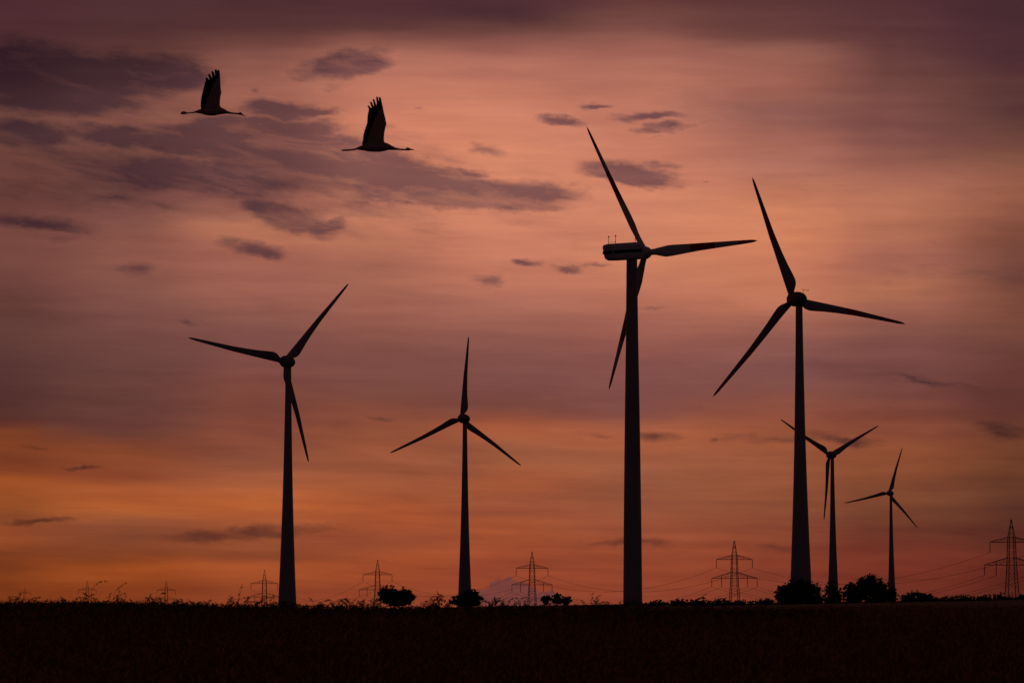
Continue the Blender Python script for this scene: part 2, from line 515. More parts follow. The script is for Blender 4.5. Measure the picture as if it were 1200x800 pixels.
PM = pylon_meshes()
PY = [  # photo column, tip row, distance, label
    (1185, 608, 1740, 'nearest and largest lattice pylon, close beside the edge of the picture on the right'),
    (860.5, 633, 2111, 'lattice pylon in the gap between the two broadest turbine towers'),
    (623.5, 646, 2413, 'lattice pylon standing before the small grey cloud bank at the horizon'),
    (442.5, 655.5, 2667, 'lattice pylon with its foot hidden beside the taller lobed bush'),
    (310, 667.3, 2923, 'lattice pylon just left of the turbine with the blade crossing its tower'),
    (195, 680, 4200, 'small faint pylon half sunk behind the wheat, the nearer of two to the turbines'),
    (102.5, 680, 4400, 'small faint pylon half sunk behind the wheat next to a tall hooked grass stalk'),
    (29, 687, 6200, 'tiny far pylon tip barely above the wheat, leftmost of all the pylons')]
proto = None; pts = []
YAW = R(10)
for px, py, Y, label in PY:
    tip = at(px, py, Y); pos = Vector((tip.x, tip.y, tip.z - 40))
    pos.z = tip.z - 40
    t = thing('pylon', label, 'pylon', pos, YAW, 'pylons of the power line')
    if proto is None:
        PMo = [PM['mast'].build('mast', M['steel'], t)] + [b.build('crossarm', M['steel'], t) for b in PM['arms']]
        ins = None
        for a, X in HANG:
            if ins is None: ins = PM['ins'].build('insulator', M['insul'], t); io = ins
            else:
                io = ins.copy(); COL.objects.link(io); io.parent = t
            io.location = (X, 0, ARM_Z[a] - .02)
        proto = t
    else:
        for ch in list(proto.children):
            c = ch.copy(); COL.objects.link(c); c.parent = t
    pts.append((pos, t))
# pylon feet must stand on the ground: stretch their concrete footings down where the land dips
for pos, t in pts:
    g = tz(pos.x, pos.y)
    for sx, sy in ((-1, -1), (1, -1), (1, 1), (-1, 1)):
        h = max(pos.z - g, .3) + .6
        b = MB(); b.box((sx * 2.9, sy * 2.9, .25 - h / 2), (.55, .55, h / 2))
        b.build('footing', M['soil'], t)

rot = Matrix.Rotation(YAW, 4, 'Z')
CAB = [((0, -11.4), 'thin power cable hung from the left ends of the upper crossarms'), ((0, 11.4), 'thin power cable hung from the right ends of the upper crossarms'),
       ((1, -14.4), 'thin power cable hung from the outer left ends of the lower crossarms'), ((1, -8.2), 'thin power cable hung from the inner left insulators of the lower crossarms'),
       ((1, 8.2), 'thin power cable hung from the inner right insulators of the lower crossarms'), ((1, 14.4), 'thin power cable hung from the outer right ends of the lower crossarms')]
for (a, X), label in CAB:
    b = MB(); line = []
    hp = [pos + rot @ Vector((X, 0, ARM_Z[a] - .02 - INS)) for pos, t in pts[:5]]
    for p, q in zip(hp[:-1], hp[1:]):
        for k in range(24):
            f = k / 24; v = p.lerp(q, f); v.z -= 4 * 13.0 * f * (1 - f); line.append(v)
    line.append(hp[-1]); b.tube(line, .075, 5)
    tag(b.build('power_cable', M['cable']), label, 'power cable', 'cables of the power line')
b = MB(); line = []; hp = [pos + Vector((0, 0, 40)) for pos, t in pts[:5]]
for p, q in zip(hp[:-1], hp[1:]):
    for k in range(24):
        f = k / 24; v = p.lerp(q, f); v.z -= 4 * 9.0 * f * (1 - f); line.append(v)
line.append(hp[-1]); b.tube(line, .018, 5)
tag(b.build('power_cable', M['cable']), 'faintest topmost cable strung between the tips of the pylons', 'power cable', 'cables of the power line')


# ---------------------------------------------------------------- bushes
def make_bush(label, lobes, Y, group, base_y=712, leaf=(1.1, 2.3), dens=1.0, spikes=0, seed=1, name='bush'):
    """lobes: (photo x, photo y, half width px, half height px) in photo pixels, turned into metres at Y"""
    g = np.random.default_rng(seed); s = Y / F
    cx = sum(l[0] for l in lobes) / len(lobes)
    p0 = at(cx, base_y, Y); gz = tz(p0.x, Y)
    root = thing(name, label, 'bush', (p0.x, Y, gz), 0, group)
    cs = []
    for lx, ly, rx, rz in lobes:
        p = at(lx, ly, Y); cs.append((p.x - p0.x, p.z - gz, rx * s, rz * s))
    A = Acc(); core = list(cs); sat = []
    for (x, z, rx, rz) in cs:                     # ragged outer sprays round every lobe
        for q in range(int(7 + rx / s * .5)):
            a = g.uniform(-.15, PI + .15); m = g.uniform(.10, .30)
            sat.append((x + rx * g.uniform(.8, 1.12) * math.cos(a), z + rz * g.uniform(.78, 1.22) * math.sin(a), max(rx * m, .8 * s), max(rz * m * g.uniform(.7, 1.5), .8 * s)))
    for ci, (x, z, rx, rz) in enumerate(core + sat):
        ry = .5 * (rx + rz)
        sparse = ci >= len(core)
        # sub-clumps give an uneven outline with gaps
        nc = max(8, int(15 * dens * (rx * rz) / (8 * s) ** 2)) if not sparse else 3
        v = g.normal(0, 1, (nc, 3)); v /= np.linalg.norm(v, axis=1, keepdims=True); v *= g.uniform(.2, .88, (nc, 1)) ** .6
        cc = np.array([x, 0, z]) + v * np.array([rx, ry, rz])
        cr = g.uniform(.12, .36, nc) * min(rx, rz)
        for c, r in zip(cc, cr):
            n = int(50 * dens + 120 * dens * (r / (2.5 * s)) ** 1.4); n = min(n, 420) if not sparse else int(g.integers(8, 30))
            q = g.normal(0, 1, (n, 3)); q /= np.linalg.norm(q, axis=1, keepdims=True); q *= np.abs(g.normal(0, .62, (n, 1))) * r * np.array([1.25, 1.25, 1.0])
            P = c + q
            P[:, 2] = np.maximum(P[:, 2], .05)
            d1 = g.normal(0, 1, (n, 3)); d1 /= np.linalg.norm(d1, axis=1, keepdims=True)
            d2 = np.cross(d1, g.normal(0, 1, (n, 3))); d2 /= np.linalg.norm(d2, axis=1, keepdims=True)
            L = g.uniform(leaf[0], leaf[1], (n, 1)) * s
            line = np.stack([P - d1 * L * .5, P - d1 * L * .1, P + d1 * L * .5], 1)
            A.add(ribbons(line, np.tile(np.array([.08, .30, .04]), (n, 1)) * L, d2))
    if spikes:
        x0 = min(c[0] - c[2] for c in cs); x1 = max(c[0] + c[2] for c in cs); zt = max(c[1] + c[3] for c in cs)
        for k in range(spikes):
            x = g.uniform(x0, x1); h = zt * g.uniform(.8, 1.18); a = g.normal(0, .25)
            base = np.array([x, g.normal(0, .3), 0]); tip = base + np.array([h * math.sin(a), 0, h * math.cos(a)])
            A.add(ribbons(np.array([[base, base * .4 + tip * .6, tip]]), np.array([[.45, .4, .12]]) * s, np.array([[1.0, 0, 0]])))
    A.obj('foliage', M['leaf']).parent = root
    b = MB(); k = 0
    for (x, z, rx, rz) in cs:
        xb = x * .5
        b.tube([(xb, 0, -.1), (xb + (x - xb) * .4, .05, z * .35), (x, 0, z * .75)], [.11, .09, .05], 6)
        for j in range(4):
            a = g.uniform(-1, 1); st = Vector((xb + (x - xb) * .5, .02, z * .45))
            b.tube([st, st + Vector((a * rx * .5, g.uniform(-.3, .3) * rx, z * .25)), st + Vector((a * rx * .85, g.uniform(-.5, .5) * rx, z * .5))], [.05, .035, .015], 5)
    b.build('trunk', M['bark'], root)
    return root


GB = 'bushes at the far edge of the wheat'
make_bush('lobed dark bush with gaps in its crown, beside the foot of a pylon', [(455, 696, 10, 9), (474, 699, 11, 9), (464, 703, 20, 7)], 600, GB, seed=2, dens=2.2)
make_bush('low rounded bush in front of the foot of the second turbine from the left', [(552, 700, 10, 8.5), (543, 704, 18, 6), (558, 704, 9, 6)], 600, GB, seed=3, dens=2.4)
make_bush('ragged low bush just right of the pylon by the grey cloud bank', [(641, 703, 6, 5), (653, 702, 7, 6), (663, 704, 7, 5)], 600, GB, seed=4, dens=2.4)
make_bush('large domed dark bush hiding the foot of the tall egg nacelle turbine', [(937, 692, 19, 13), (920, 697, 11, 11), (955, 697, 10, 11), (937, 702, 27, 8), (905, 706, 14, 4)], 450, GB, seed=5, dens=1.5)
make_bush('narrow upright bush hiding the foot of the turbine with blades in a Y', [(974, 692, 7.5, 10), (976, 701, 10, 8), (987, 696, 6, 6), (966, 706, 12, 4)], 455, GB, seed=6, dens=1.3)
make_bush('widest bush with a flat topped crown and ragged twigs on its left side', [(1020, 687, 16, 12), (1003, 693, 11, 9), (1036, 694, 13, 10), (1022, 700, 26, 9), (1000, 701, 12, 8), (992, 689, 4, 3), (998, 685, 3.5, 2.5), (1047, 697, 5, 4), (992, 706, 16, 4), (1052, 706, 14, 4)], 450, GB, seed=7, dens=1.4)
GH = 'low shrubs of the field hedge'
hedge = [
    (768, 706.5, 10, 3.0, 0, 'flat low shrub touching the foot of the boxy nacelle turbine'),
    (795, 705.5, 11, 3.5, 0, 'low hedge shrub second to the right of the boxy nacelle turbine foot'),
    (817, 705.0, 10, 4.5, 2, 'low hedge shrub under a small nodding grass ear'),
    (842, 705.5, 12, 4.0, 3, 'low hedge shrub left of the foot of the middle right pylon'),
    (868, 706.5, 12, 3.5, 0, 'low hedge shrub directly before the foot of the middle right pylon'),
    (893, 705.5, 11, 4.0, 6, 'low hedge shrub with a few upright twigs against the large domed bush'),
    (1070, 700.5, 12, 7.5, 0, 'two humped shrub first after the widest bush'),
    (1084, 702.0, 9, 7.0, 0, 'dense hedge shrub tucked against the two humped shrub'),
    (1104, 704.5, 13, 5.5, 0, 'low flat hedge shrub in the dip before the grassy shrub'),
    (1128, 703.5, 12, 6.5, 26, 'grassy hedge shrub with many upright stems'),
    (1152, 702.5, 9, 6.0, 3, 'small round hedge shrub between the grassy shrub and the largest pylon'),
    (1172, 701.5, 11, 6.5, 5, 'rounded hedge shrub left of the foot of the largest pylon'),
    (1197, 702.5, 11, 6.0, 3, 'hedge shrub at the right edge beyond the foot of the largest pylon')]
for k, (x, y, rx, rz, sp, label) in enumerate(hedge):
    lb = [(x - rx * .45, y + .8, rx * .75, rz * .8), (x + rx * .35, y, rx * .8, rz), (x, 708, rx * 1.3, 3.5)]
    make_bush(label, lb, 452 + 3 * (k % 3), GH, seed=30 + k, dens=2.0, spikes=sp, leaf=(.9, 1.9), name='hedge_shrub')


# ---------------------------------------------------------------- cranes
def make_crane(label, box, zoom, Y, origin, rings, crest, wing, legs):
    """built at real size from side-view stations; one continuous remeshed body"""
    k = Y / F / zoom
    L = lambda zx, zy: ((zx - origin[0]) * k, (origin[1] - zy) * k)
    b = MB()
    rg = []
    for zx, zy, rz in rings:
        x, z = L(zx, zy); r = max(rz * k * 1.12, .009); ry = r * (1.15 if rz > 18 else 1.0)
        rg.append([(x, ry * math.cos(2 * PI * i / 14), z + r * math.sin(2 * PI * i / 14)) for i in range(14)])
    b.loft(rg)
    # two trailing legs with folded toes
    for sy in (-1, 1):
        p = [L(zx, zy) for zx, zy, r in legs]
        b.tube([(x, sy * (.016 if i else .012), z) for i, (x, z) in enumerate(p)], [max(r * k * 1.25, .011) for zx, zy, r in legs], 8)
    # crest of the nape
    (x0, z0), (x1, z1) = L(*crest[0]), L(*crest[1])
    b.tube([(x0, 0, z0), ((x0 + x1) / 2, 0, (z0 + z1) / 2), (x1, 0, z1)], [.008, .014, .016], 8)
    # both wings raised
    for sy in (-1, 1):
        poly = [L(*p) for p in wing]
        tri = tessellate_polygon([[Vector((x, z, 0)) for x, z in poly]])
        n = len(poly); vs = []
        for off in (-1, 1):
            for x, z in poly:
                zz = max(z, 0); th = .0075 + .016 * max(0, 1 - zz / .45)
                yy = sy * (.032 + .07 * zz - .07 * zz * zz)
                vs.append((x + (0 if sy < 0 else .004), yy + off * th, z))
        fs = [t for t in tri] + [tuple(i + n for i in t[::-1]) for t in tri] + [(i, (i + 1) % n, (i + 1) % n + n, i + n) for i in range(n)]
        b.add(vs, fs)
    o = b.build('crane', [M['crane'], M['feather'], M['beak']])
    bm = bmesh.new(); bm.from_mesh(o.data); bmesh.ops.recalc_face_normals(bm, faces=bm.faces); bm.to_mesh(o.data); bm.free()
    md = o.modifiers.new('r', 'REMESH'); md.mode = 'VOXEL'; md.voxel_size = .0048
    s = o.modifiers.new('s', 'SMOOTH'); s.factor = .5; s.iterations = 1
    dg = bpy.context.evaluated_depsgraph_get(); dg.update()
    me = bpy.data.meshes.new_from_object(o.evaluated_get(dg)); o.modifiers.clear(); o.data = me; me.name = 'crane'
    me.materials.clear()
    for m in (M['crane'], M['feather'], M['beak']): me.materials.append(m)
    xb = L(*rings[-4][:2])[0]; xt = L(*wing[1])[0]
    mi = []
    for p in me.polygons:
        x, y, z = p.center
        te = xt + .15 * max(0, z)                    # trailing edge of the wing
        j = .012 * math.sin(x * 140) + .01 * math.sin(z * 95)
        fl = z > .035 and (x - te < .075 + .30 * max(0, z - .12) ** 1.3 + j or z + .35 * (xt + .38 - x) > .70 + j)
        mi.append(2 if x > xb else (1 if fl else 0))
    me.polygons.foreach_set('material_index', mi); me.polygons.foreach_set('use_smooth', [True] * len(mi))
    o.location = at(box[0] + origin[0] / zoom, box[1] + origin[1] / zoom, Y)
    tag(o, label, 'crane', 'cranes flying over the wind farm')
    return o


Z8 = 8.89
make_crane('flying crane with raised wings and level head, lower and larger of the two birds', (390, 100), Z8, 62, (430, 640),
           [(238, 663, 7), (255, 660, 12), (285, 655, 20), (320, 650, 28), (370, 650, 38), (430, 649, 42), (490, 648, 42), (540, 640, 42), (580, 642, 31), (620, 654, 20), (660, 664, 12), (700, 669, 8.5), (745, 672, 8), (772, 672, 10), (793, 667, 14), (812, 669, 8), (832, 672, 4.5), (848, 674, 2)],
           [(768, 651), (795, 660)],
           [(318, 645), (305, 615), (313, 575), (318, 520), (332, 470), (345, 430), (357, 395), (361, 330), (363, 300), (374, 255), (371, 235), (360, 212), (372, 206), (390, 225), (408, 246), (396, 212), (385, 172), (400, 165), (420, 205), (432, 262), (428, 210), (413, 143), (430, 140), (450, 200), (460, 262), (456, 190), (450, 115), (467, 115), (477, 175), (480, 215), (480, 170), (479, 117), (497, 119), (504, 160), (516, 205), (530, 280), (543, 330), (556, 395), (546, 430), (534, 490), (530, 540), (534, 590), (562, 625), (540, 650)],
           [(92, 681, 3), (115, 678, 7), (150, 677, 8), (185, 675, 7), (215, 671, 6.5), (250, 662, 8), (300, 655, 8)])
make_crane('flying crane with raised wings and drooping beak, higher and smaller of the two birds', (190, 60), Z8, 69, (500, 630),
           [(332, 637, 6), (365, 631, 14), (400, 628, 22), (450, 632, 32), (500, 637, 34), (550, 635, 34), (600, 622, 36), (640, 626, 27), (680, 638, 14), (720, 646, 8.5), (765, 651, 8), (800, 654, 10), (822, 654, 13), (841, 663, 8), (858, 672, 4.5), (872, 679, 2)],
           [(808, 634), (825, 648)],
           [(420, 635), (405, 600), (402, 575), (404, 520), (410, 480), (422, 430), (431, 385), (446, 325), (456, 302), (450, 278), (463, 273), (482, 288), (498, 308), (488, 275), (476, 236), (492, 231), (512, 265), (527, 314), (521, 265), (511, 209), (529, 204), (544, 250), (550, 318), (550, 250), (547, 186), (566, 186), (572, 240), (573, 300), (574, 245), (575, 191), (593, 193), (599, 260), (602, 330), (606, 380), (612, 425), (604, 465), (598, 510), (598, 565), (630, 605), (600, 640)],
           [(190, 651, 4), (208, 645, 12), (228, 643, 13), (245, 646, 9), (262, 646, 4.5), (300, 643, 4.5), (345, 636, 6), (390, 632, 7)])


# ---------------------------------------------------------------- sky: dusk Nishita sky behind a lit cloud sheet, by world direction
W = bpy.data.worlds.new('World'); scene.world = W; W.use_nodes = True
nt = W.node_tree; nt.nodes.clear()
N = nt.nodes.new; LK = nt.links.new


def math_(op, a, b=None, c=None, clamp=False):
    n = N('ShaderNodeMath'); n.operation = op; n.use_clamp = clamp
    for i, v in enumerate((a, b, c)):
        if v is None: continue
        if isinstance(v, (int, float)): n.inputs[i].default_value = v
        else: LK(v, n.inputs[i])
    return n.outputs[0]


def maprange(v, a, b, c=0., d=1., kind='SMOOTHSTEP'):
    n = N('ShaderNodeMapRange'); n.interpolation_type = kind; n.clamp = True if kind == 'LINEAR' else n.clamp
    for nm, x in (('From Min', a), ('From Max', b), ('To Min', c), ('To Max', d)): n.inputs[nm].default_value = x
    LK(v, n.inputs['Value']); return n.outputs['Result']


def mixc(f, a, b, mode='MIX'):
    n = N('ShaderNodeMix'); n.data_type = 'RGBA'; n.blend_type = mode
    for sock, v in ((n.inputs[0], f), (n.inputs[6], a), (n.inputs[7], b)):
        if isinstance(v, (int, float)): sock.default_value = v
        elif isinstance(v, tuple): sock.default_value = (*v, 1)
        else: LK(v, sock)
    return n.outputs[2]


def comb(x, y, z=0.):
    n = N('ShaderNodeCombineXYZ')
    for i, v in enumerate((x, y, z)):
        if isinstance(v, (int, float)): n.inputs[i].default_value = v
        else: LK(v, n.inputs[i])
    return n.outputs[0]


def noise(vec, scale, detail=5, rough=.55, dist=0.):
    n = N('ShaderNodeTexNoise'); n.inputs['Scale'].default_value = scale; n.inputs['Detail'].default_value = detail
    n.inputs['Roughness'].default_value = rough; n.inputs['Distortion'].default_value = dist
    LK(vec, n.inputs['Vector']); return n.outputs['Fac']


tc = N('ShaderNodeTexCoord'); sp = N('ShaderNodeSeparateXYZ'); LK(tc.outputs['Generated'], sp.inputs[0])
dx, dy, dz = sp.outputs
AZ = math_('MULTIPLY', math_('ARCTAN2', dx, dy), 180 / PI)
EL = math_('MULTIPLY', math_('ARCSINE', dz), 180 / PI)
DEG = math.degrees(1 / F)            # degrees per photo pixel

# gentle horizontal-stretched wander of the sheet
wv = comb(math_('MULTIPLY', AZ, .22), EL)
w1 = noise(wv, .55, 4, .5)
wv2 = comb(math_('MULTIPLY', AZ, .30), math_('MULTIPLY', EL, 1.6), 7.3)
w2 = noise(wv2, 1.1, 5, .55)
EL2 = math_('ADD', EL, math_('ADD', math_('MULTIPLY_ADD', w1, .5, -.25), math_('MULTIPLY_ADD', w2, .30, -.15)))
AZ2 = math_('ADD', AZ, math_('MULTIPLY_ADD', noise(comb(AZ, EL, 3.1), .35, 2, .5), 1.6, -.8))

COLS = {
    0: [(0, 74, 40, 46), (50, 78, 44, 48), (100, 88, 50, 51), (150, 110, 68, 62), (200, 112, 66, 60), (250, 105, 62, 58), (300, 118, 72, 64), (350, 100, 60, 56), (400, 92, 56, 54), (450, 82, 48, 48), (497, 88, 47, 42), (512, 124, 62, 38), (550, 125, 60, 38), (562, 156, 78, 39), (600, 138, 72, 40), (620, 150, 75, 42), (650, 125, 60, 30), (706, 118, 52, 22)],
    150: [(0, 78, 46, 50), (50, 86, 50, 50), (100, 115, 70, 64), (150, 130, 80, 70), (200, 118, 72, 65), (250, 120, 74, 68), (300, 138, 84, 74), (350, 125, 78, 70), (400, 110, 68, 64), (450, 102, 62, 58), (510, 105, 60, 52), (532, 135, 70, 45), (560, 140, 70, 45), (590, 176, 92, 48), (612, 140, 75, 50), (645, 130, 64, 36), (658, 154, 73, 33), (706, 125, 56, 28)],
    300: [(0, 76, 44, 48), (45, 98, 58, 56), (75, 140, 86, 76), (100, 150, 92, 80), (150, 160, 98, 82), (200, 150, 92, 80), (245, 150, 92, 80), (265, 180, 112, 88), (300, 165, 100, 84), (350, 150, 92, 80), (400, 126, 78, 72), (450, 125, 72, 64), (500, 125, 68, 55), (550, 148, 82, 58), (590, 182, 95, 52), (620, 150, 78, 50), (650, 140, 70, 42), (660, 160, 78, 43), (706, 140, 64, 38)],
    450: [(0, 78, 44, 50), (38, 100, 60, 58), (62, 165, 102, 88), (100, 190, 118, 98), (150, 208, 128, 102), (200, 205, 128, 100), (250, 200, 125, 98), (300, 175, 108, 88), (350, 160, 98, 82), (400, 134, 81, 73), (450, 122, 73, 66), (480, 129, 72, 58), (520, 150, 82, 58), (560, 155, 85, 58), (600, 165, 82, 50), (640, 150, 74, 48), (660, 160, 76, 44), (706, 140, 64, 42)],
    600: [(0, 78, 44, 50), (30, 90, 54, 54), (60, 160, 98, 86), (100, 190, 118, 98), (150, 208, 130, 104), (200, 210, 132, 104), (250, 205, 128, 102), (300, 198, 122, 98), (350, 178, 110, 92), (390, 146, 90, 80), (450, 124, 75, 70), (482, 131, 73, 60), (500, 165, 88, 60), (530, 155, 90, 64), (560, 160, 85, 55), (590, 150, 80, 55), (620, 160, 80, 50), (660, 150, 70, 46), (706, 145, 66, 44)],
    750: [(0, 95, 54, 54), (38, 126, 78, 70), (60, 160, 98, 86), (100, 180, 112, 94), (150, 190, 118, 98), (200, 205, 128, 102), (250, 208, 130, 102), (300, 205, 128, 98), (350, 180, 110, 90), (400, 150, 90, 80), (450, 128, 76, 72), (487, 130, 75, 66), (508, 165, 92, 64), (550, 150, 86, 62), (590, 145, 80, 58), (630, 150, 76, 52), (660, 148, 70, 46), (706, 140, 64, 44)],
    900: [(0, 92, 54, 54), (45, 112, 68, 64), (62, 150, 94, 82), (100, 160, 98, 84), (130, 145, 92, 84), (170, 165, 102, 88), (200, 175, 110, 94), (230, 190, 118, 92), (260, 212, 132, 98), (300, 200, 122, 92), (350, 190, 116, 90), (390, 150, 92, 80), (450, 128, 78, 72), (500, 150, 82, 60), (550, 150, 84, 58), (600, 140, 76, 54), (650, 135, 64, 44), (706, 125, 56, 40)],
    1050: [(0, 84, 48, 52), (60, 98, 58, 58), (120, 120, 74, 68), (160, 130, 80, 74), (200, 155, 96, 82), (230, 180, 112, 90), (270, 178, 110, 86), (310, 165, 100, 84), (340, 172, 106, 82), (370, 150, 92, 78), (400, 125, 76, 70), (450, 118, 70, 64), (490, 125, 68, 56), (530, 140, 76, 52), (580, 125, 70, 48), (620, 110, 56, 42), (660, 120, 52, 38), (706, 105, 44, 34)],
    1200: [(0, 70, 40, 48), (60, 76, 44, 50), (100, 88, 52, 52), (140, 92, 56, 54), (180, 125, 78, 64), (220, 150, 92, 72), (260, 135, 80, 64), (320, 110, 66, 58), (360, 125, 74, 60), (400, 110, 66, 56), (440, 100, 56, 50), (480, 100, 56, 50), (530, 112, 62, 42), (580, 95, 54, 40), (620, 85, 42, 34), (660, 92, 38, 30), (706, 78, 32, 26)],
}
E0, E1 = -1.0, 90.0
# ramp position: elevation -1..11.5 degrees takes 0..0.9, the rest of the dome 0.9..1
RP = math_('ADD', maprange(EL2, -1.0, 11.5, 0, .9, 'LINEAR'), maprange(EL2, 11.5, 45, 0, .1, 'LINEAR'))
sheet = None; prev = None
for px in sorted(COLS):
    n = N('ShaderNodeValToRGB'); cr = n.color_ramp; cr.interpolation = 'CARDINAL'
    st = []
    for py, *c in COLS[px]:
        e = azel(px, py)[1]
        st.append(((e + 1) / 12.5 * .9, lin(c)))
    st.append((.935, lin((60, 32, 34)))); st.append((1.0, lin((52, 26, 25))))
    st.sort()
    while len(cr.elements) < len(st): cr.elements.new(.5)
    for el, (p, c) in zip(cr.elements, st): el.position = p
    for el, (p, c) in zip(cr.elements, st): el.position = p; el.color = (*c, 1)
    LK(RP, n.inputs[0])
    az = azel(px, 400)[0]
    sheet = n.outputs[0] if sheet is None else mixc(maprange(AZ2, prev, az), sheet, n.outputs[0])
    prev = az

# fine streaks of the sheet
fine = noise(comb(math_('MULTIPLY', AZ, .28), math_('MULTIPLY', EL, 2.4), 1.7), 1.6, 7, .62)
low = noise(comb(math_('MULTIPLY', AZ, .16), math_('MULTIPLY', math_('MULTIPLY_ADD', AZ, .02, EL), 2.2), 4.2), 1.9, 5, .55)
lowk = maprange(EL, 1.0, 4.2, 1.0, .35, 'LINEAR')
sheet = mixc(1.0, sheet, comb(*[maprange(fine, .25, .75, a, b, 'LINEAR') for a, b in ((.90, 1.10), (.88, 1.12), (.90, 1.10))]), 'MULTIPLY')
sheet = mixc(lowk, sheet, mixc(1.0, sheet, comb(*[maprange(low, .28, .72, a, b, 'LINEAR') for a, b in ((.84, 1.18), (.82, 1.20), (.88, 1.09))]), 'MULTIPLY'))

# darker cloudlets below the sheet: soft ellipses broken up by noise
wa = noise(comb(math_('MULTIPLY', AZ, .5), EL, 11.), 2.2, 5, .6)
wb = noise(comb(math_('MULTIPLY', AZ, .5), EL, 23.), 2.2, 5, .6)
CV = comb(math_('ADD', AZ, math_('MULTIPLY_ADD', wa, 1.1, -.55)), math_('ADD', EL, math_('MULTIPLY_ADD', wb, .44, -.22)))
CLOUDS = [  # x, y, half width, half height, tilt (deg, + = rising to the right), strength
    (40, 92, 130, 40, -4, 1.15), (120, 90, 90, 26, -3, 1.1), (195, 86, 56, 20, 2, 1.15), (140, 118, 50, 14, 0, .7), (90, 118, 90, 20, 0, .85),
    (30, 158, 90, 16, -4, .78), (140, 162, 110, 14, -6, .82), (350, 195, 290, 70, -8, .52), (110, 205, 240, 75, -3, .46), (325, 128, 46, 15, -4, .95), (365, 131, 40, 7, 2, .8), (295, 105, 14, 8, 10, .5),
    (398, 76, 60, 15, 10, 1.15), (390, 100, 30, 7, 0, .45), (290, 154, 120, 15, 0, 1.15), (335, 178, 130, 24, -8, 1.15), (430, 193, 110, 24, -13, 1.35), (250, 178, 150, 18, -6, .9), (500, 212, 90, 20, -10, 1.1),
    (535, 225, 125, 20, -3, 1.3), (600, 238, 70, 9, -2, .85), (480, 232, 110, 13, 0, .72), (260, 207, 130, 26, -3, 1.1), (300, 215, 80, 18, 0, .75),
    (340, 254, 55, 18, -20, 1.1), (385, 262, 26, 9, 20, .8), (302, 293, 40, 11, -8, .9), (272, 284, 30, 12, -10, .7), (548, 201, 34, 7, -5, .85),
    (45, 262, 85, 11, -4, .72), (100, 268, 60, 6, -6, .5), (72, 282, 32, 7, 0, .55), (165, 313, 32, 10, 0, .62), (130, 232, 90, 12, -3, .55), (190, 240, 60, 10, -4, .5), (50, 218, 60, 8, -4, .5), (213, 374, 26, 5, -15, .4),
    (568, 175, 34, 8, -5, .72), (490, 132, 22, 5, 6, .5), (455, 148, 22, 9, 0, .55), (400, 150, 26, 6, 0, .45), (650, 139, 34, 7, -6, .88), (699, 122, 22, 4.5, 0, .72),
    (762, 134, 48, 7, 2, .78), (775, 149, 44, 6, 3, .85), (755, 160, 20, 3, 0, .45), (733, 203, 58, 14, -6, 1.15), (755, 214, 46, 9, -3, .85), (775, 194, 26, 7, -8, .6), (660, 217, 20, 3, 0, .4), (820, 213, 10, 4, 0, .4),
    (622, 305, 20, 5, -5, .66), (666, 315, 24, 5, -8, .68), (695, 310, 20, 4, -3, .5), (574, 329, 18, 11, 10, .58), (765, 363, 36, 6, -3, .48),
    (437, 491, 32, 6, -4, .55), (45, 525, 28, 4, 3, .45), (102, 547, 34, 3.4, 0, .72), (52, 611, 44, 4.5, 0, .8), (300, 623, 105, 8, 5, .78), (350, 619, 60, 6, 0, .6),
    (690, 508, 42, 5, -2, .62), (775, 507, 46, 10, 0, .75), (920, 513, 85, 9, 0, .64), (990, 518, 62, 8, -4, .7), (836, 517, 10, 4, 0, .6), (1170, 505, 75, 14, -3, .62), (1080, 446, 80, 5, -4, .45),
    (740, 634, 70, 7, 2, .62), (905, 643, 60, 7, 0, .52), (770, 633, 30, 5, 0, .5), (1040, 330, 60, 12, -6, .35), (1120, 320, 90, 14, -2, .42),
]
FV = None
for x, y, rx, ry, tilt, s in CLOUDS:
    a, e = azel(x, y)
    m = N('ShaderNodeMapping'); m.vector_type = 'TEXTURE'
    m.inputs['Location'].default_value = (a, e, 0); m.inputs['Rotation'].default_value = (0, 0, R(tilt))
    m.inputs['Scale'].default_value = (rx * DEG * 1.45, ry * DEG * 1.5, 1)
    LK(CV, m.inputs['Vector'])
    g = N('ShaderNodeTexGradient'); g.gradient_type = 'SPHERICAL'; LK(m.outputs[0], g.inputs[0])
    v = math_('MULTIPLY', g.outputs['Fac'], s * (1.18 if rx >= 70 and y < 300 else .90 if y > 450 else .98))
    FV = v if FV is None else math_('SMOOTH_MAX', FV, v, .12)
slope = math_('MULTIPLY_ADD', AZ, .13, EL)                 # cloud streaks sink slightly to the right
n1 = noise(comb(math_('MULTIPLY', AZ, .30), slope, 5.), 1.7, 9, .60, .35)
n2 = noise(comb(math_('MULTIPLY', AZ, .16), slope, 15.), 4.6, 6, .62)
brk = math_('ADD', math_('MULTIPLY_ADD', n1, 1.15, -.575), math_('MULTIPLY_ADD', n2, .55, -.275))
dens = maprange(math_('ADD', FV, math_('MULTIPLY', brk, math_('MULTIPLY_ADD', FV, .60, .50))), .10, .70)
dens = math_('MULTIPLY', dens, maprange(EL, -.2, 2.2, .62, 1.0, 'LINEAR'))
n3 = noise(comb(math_('MULTIPLY', AZ, .24), slope, 9.), 3.4, 8, .64, .4)
tex = maprange(n3, .30, .60, .68, 1.08, 'SMOOTHSTEP')
glow = maprange(FV, .02, .30, 1.0, 1.09)
sheet = mixc(1.0, sheet, comb(glow, glow, maprange(FV, .02, .30, 1.0, 1.05)), 'MULTIPLY')
sheet = mixc(math_('MULTIPLY', dens, tex), sheet, mixc(1.0, sheet, (.33, .365, .57), 'MULTIPLY'))

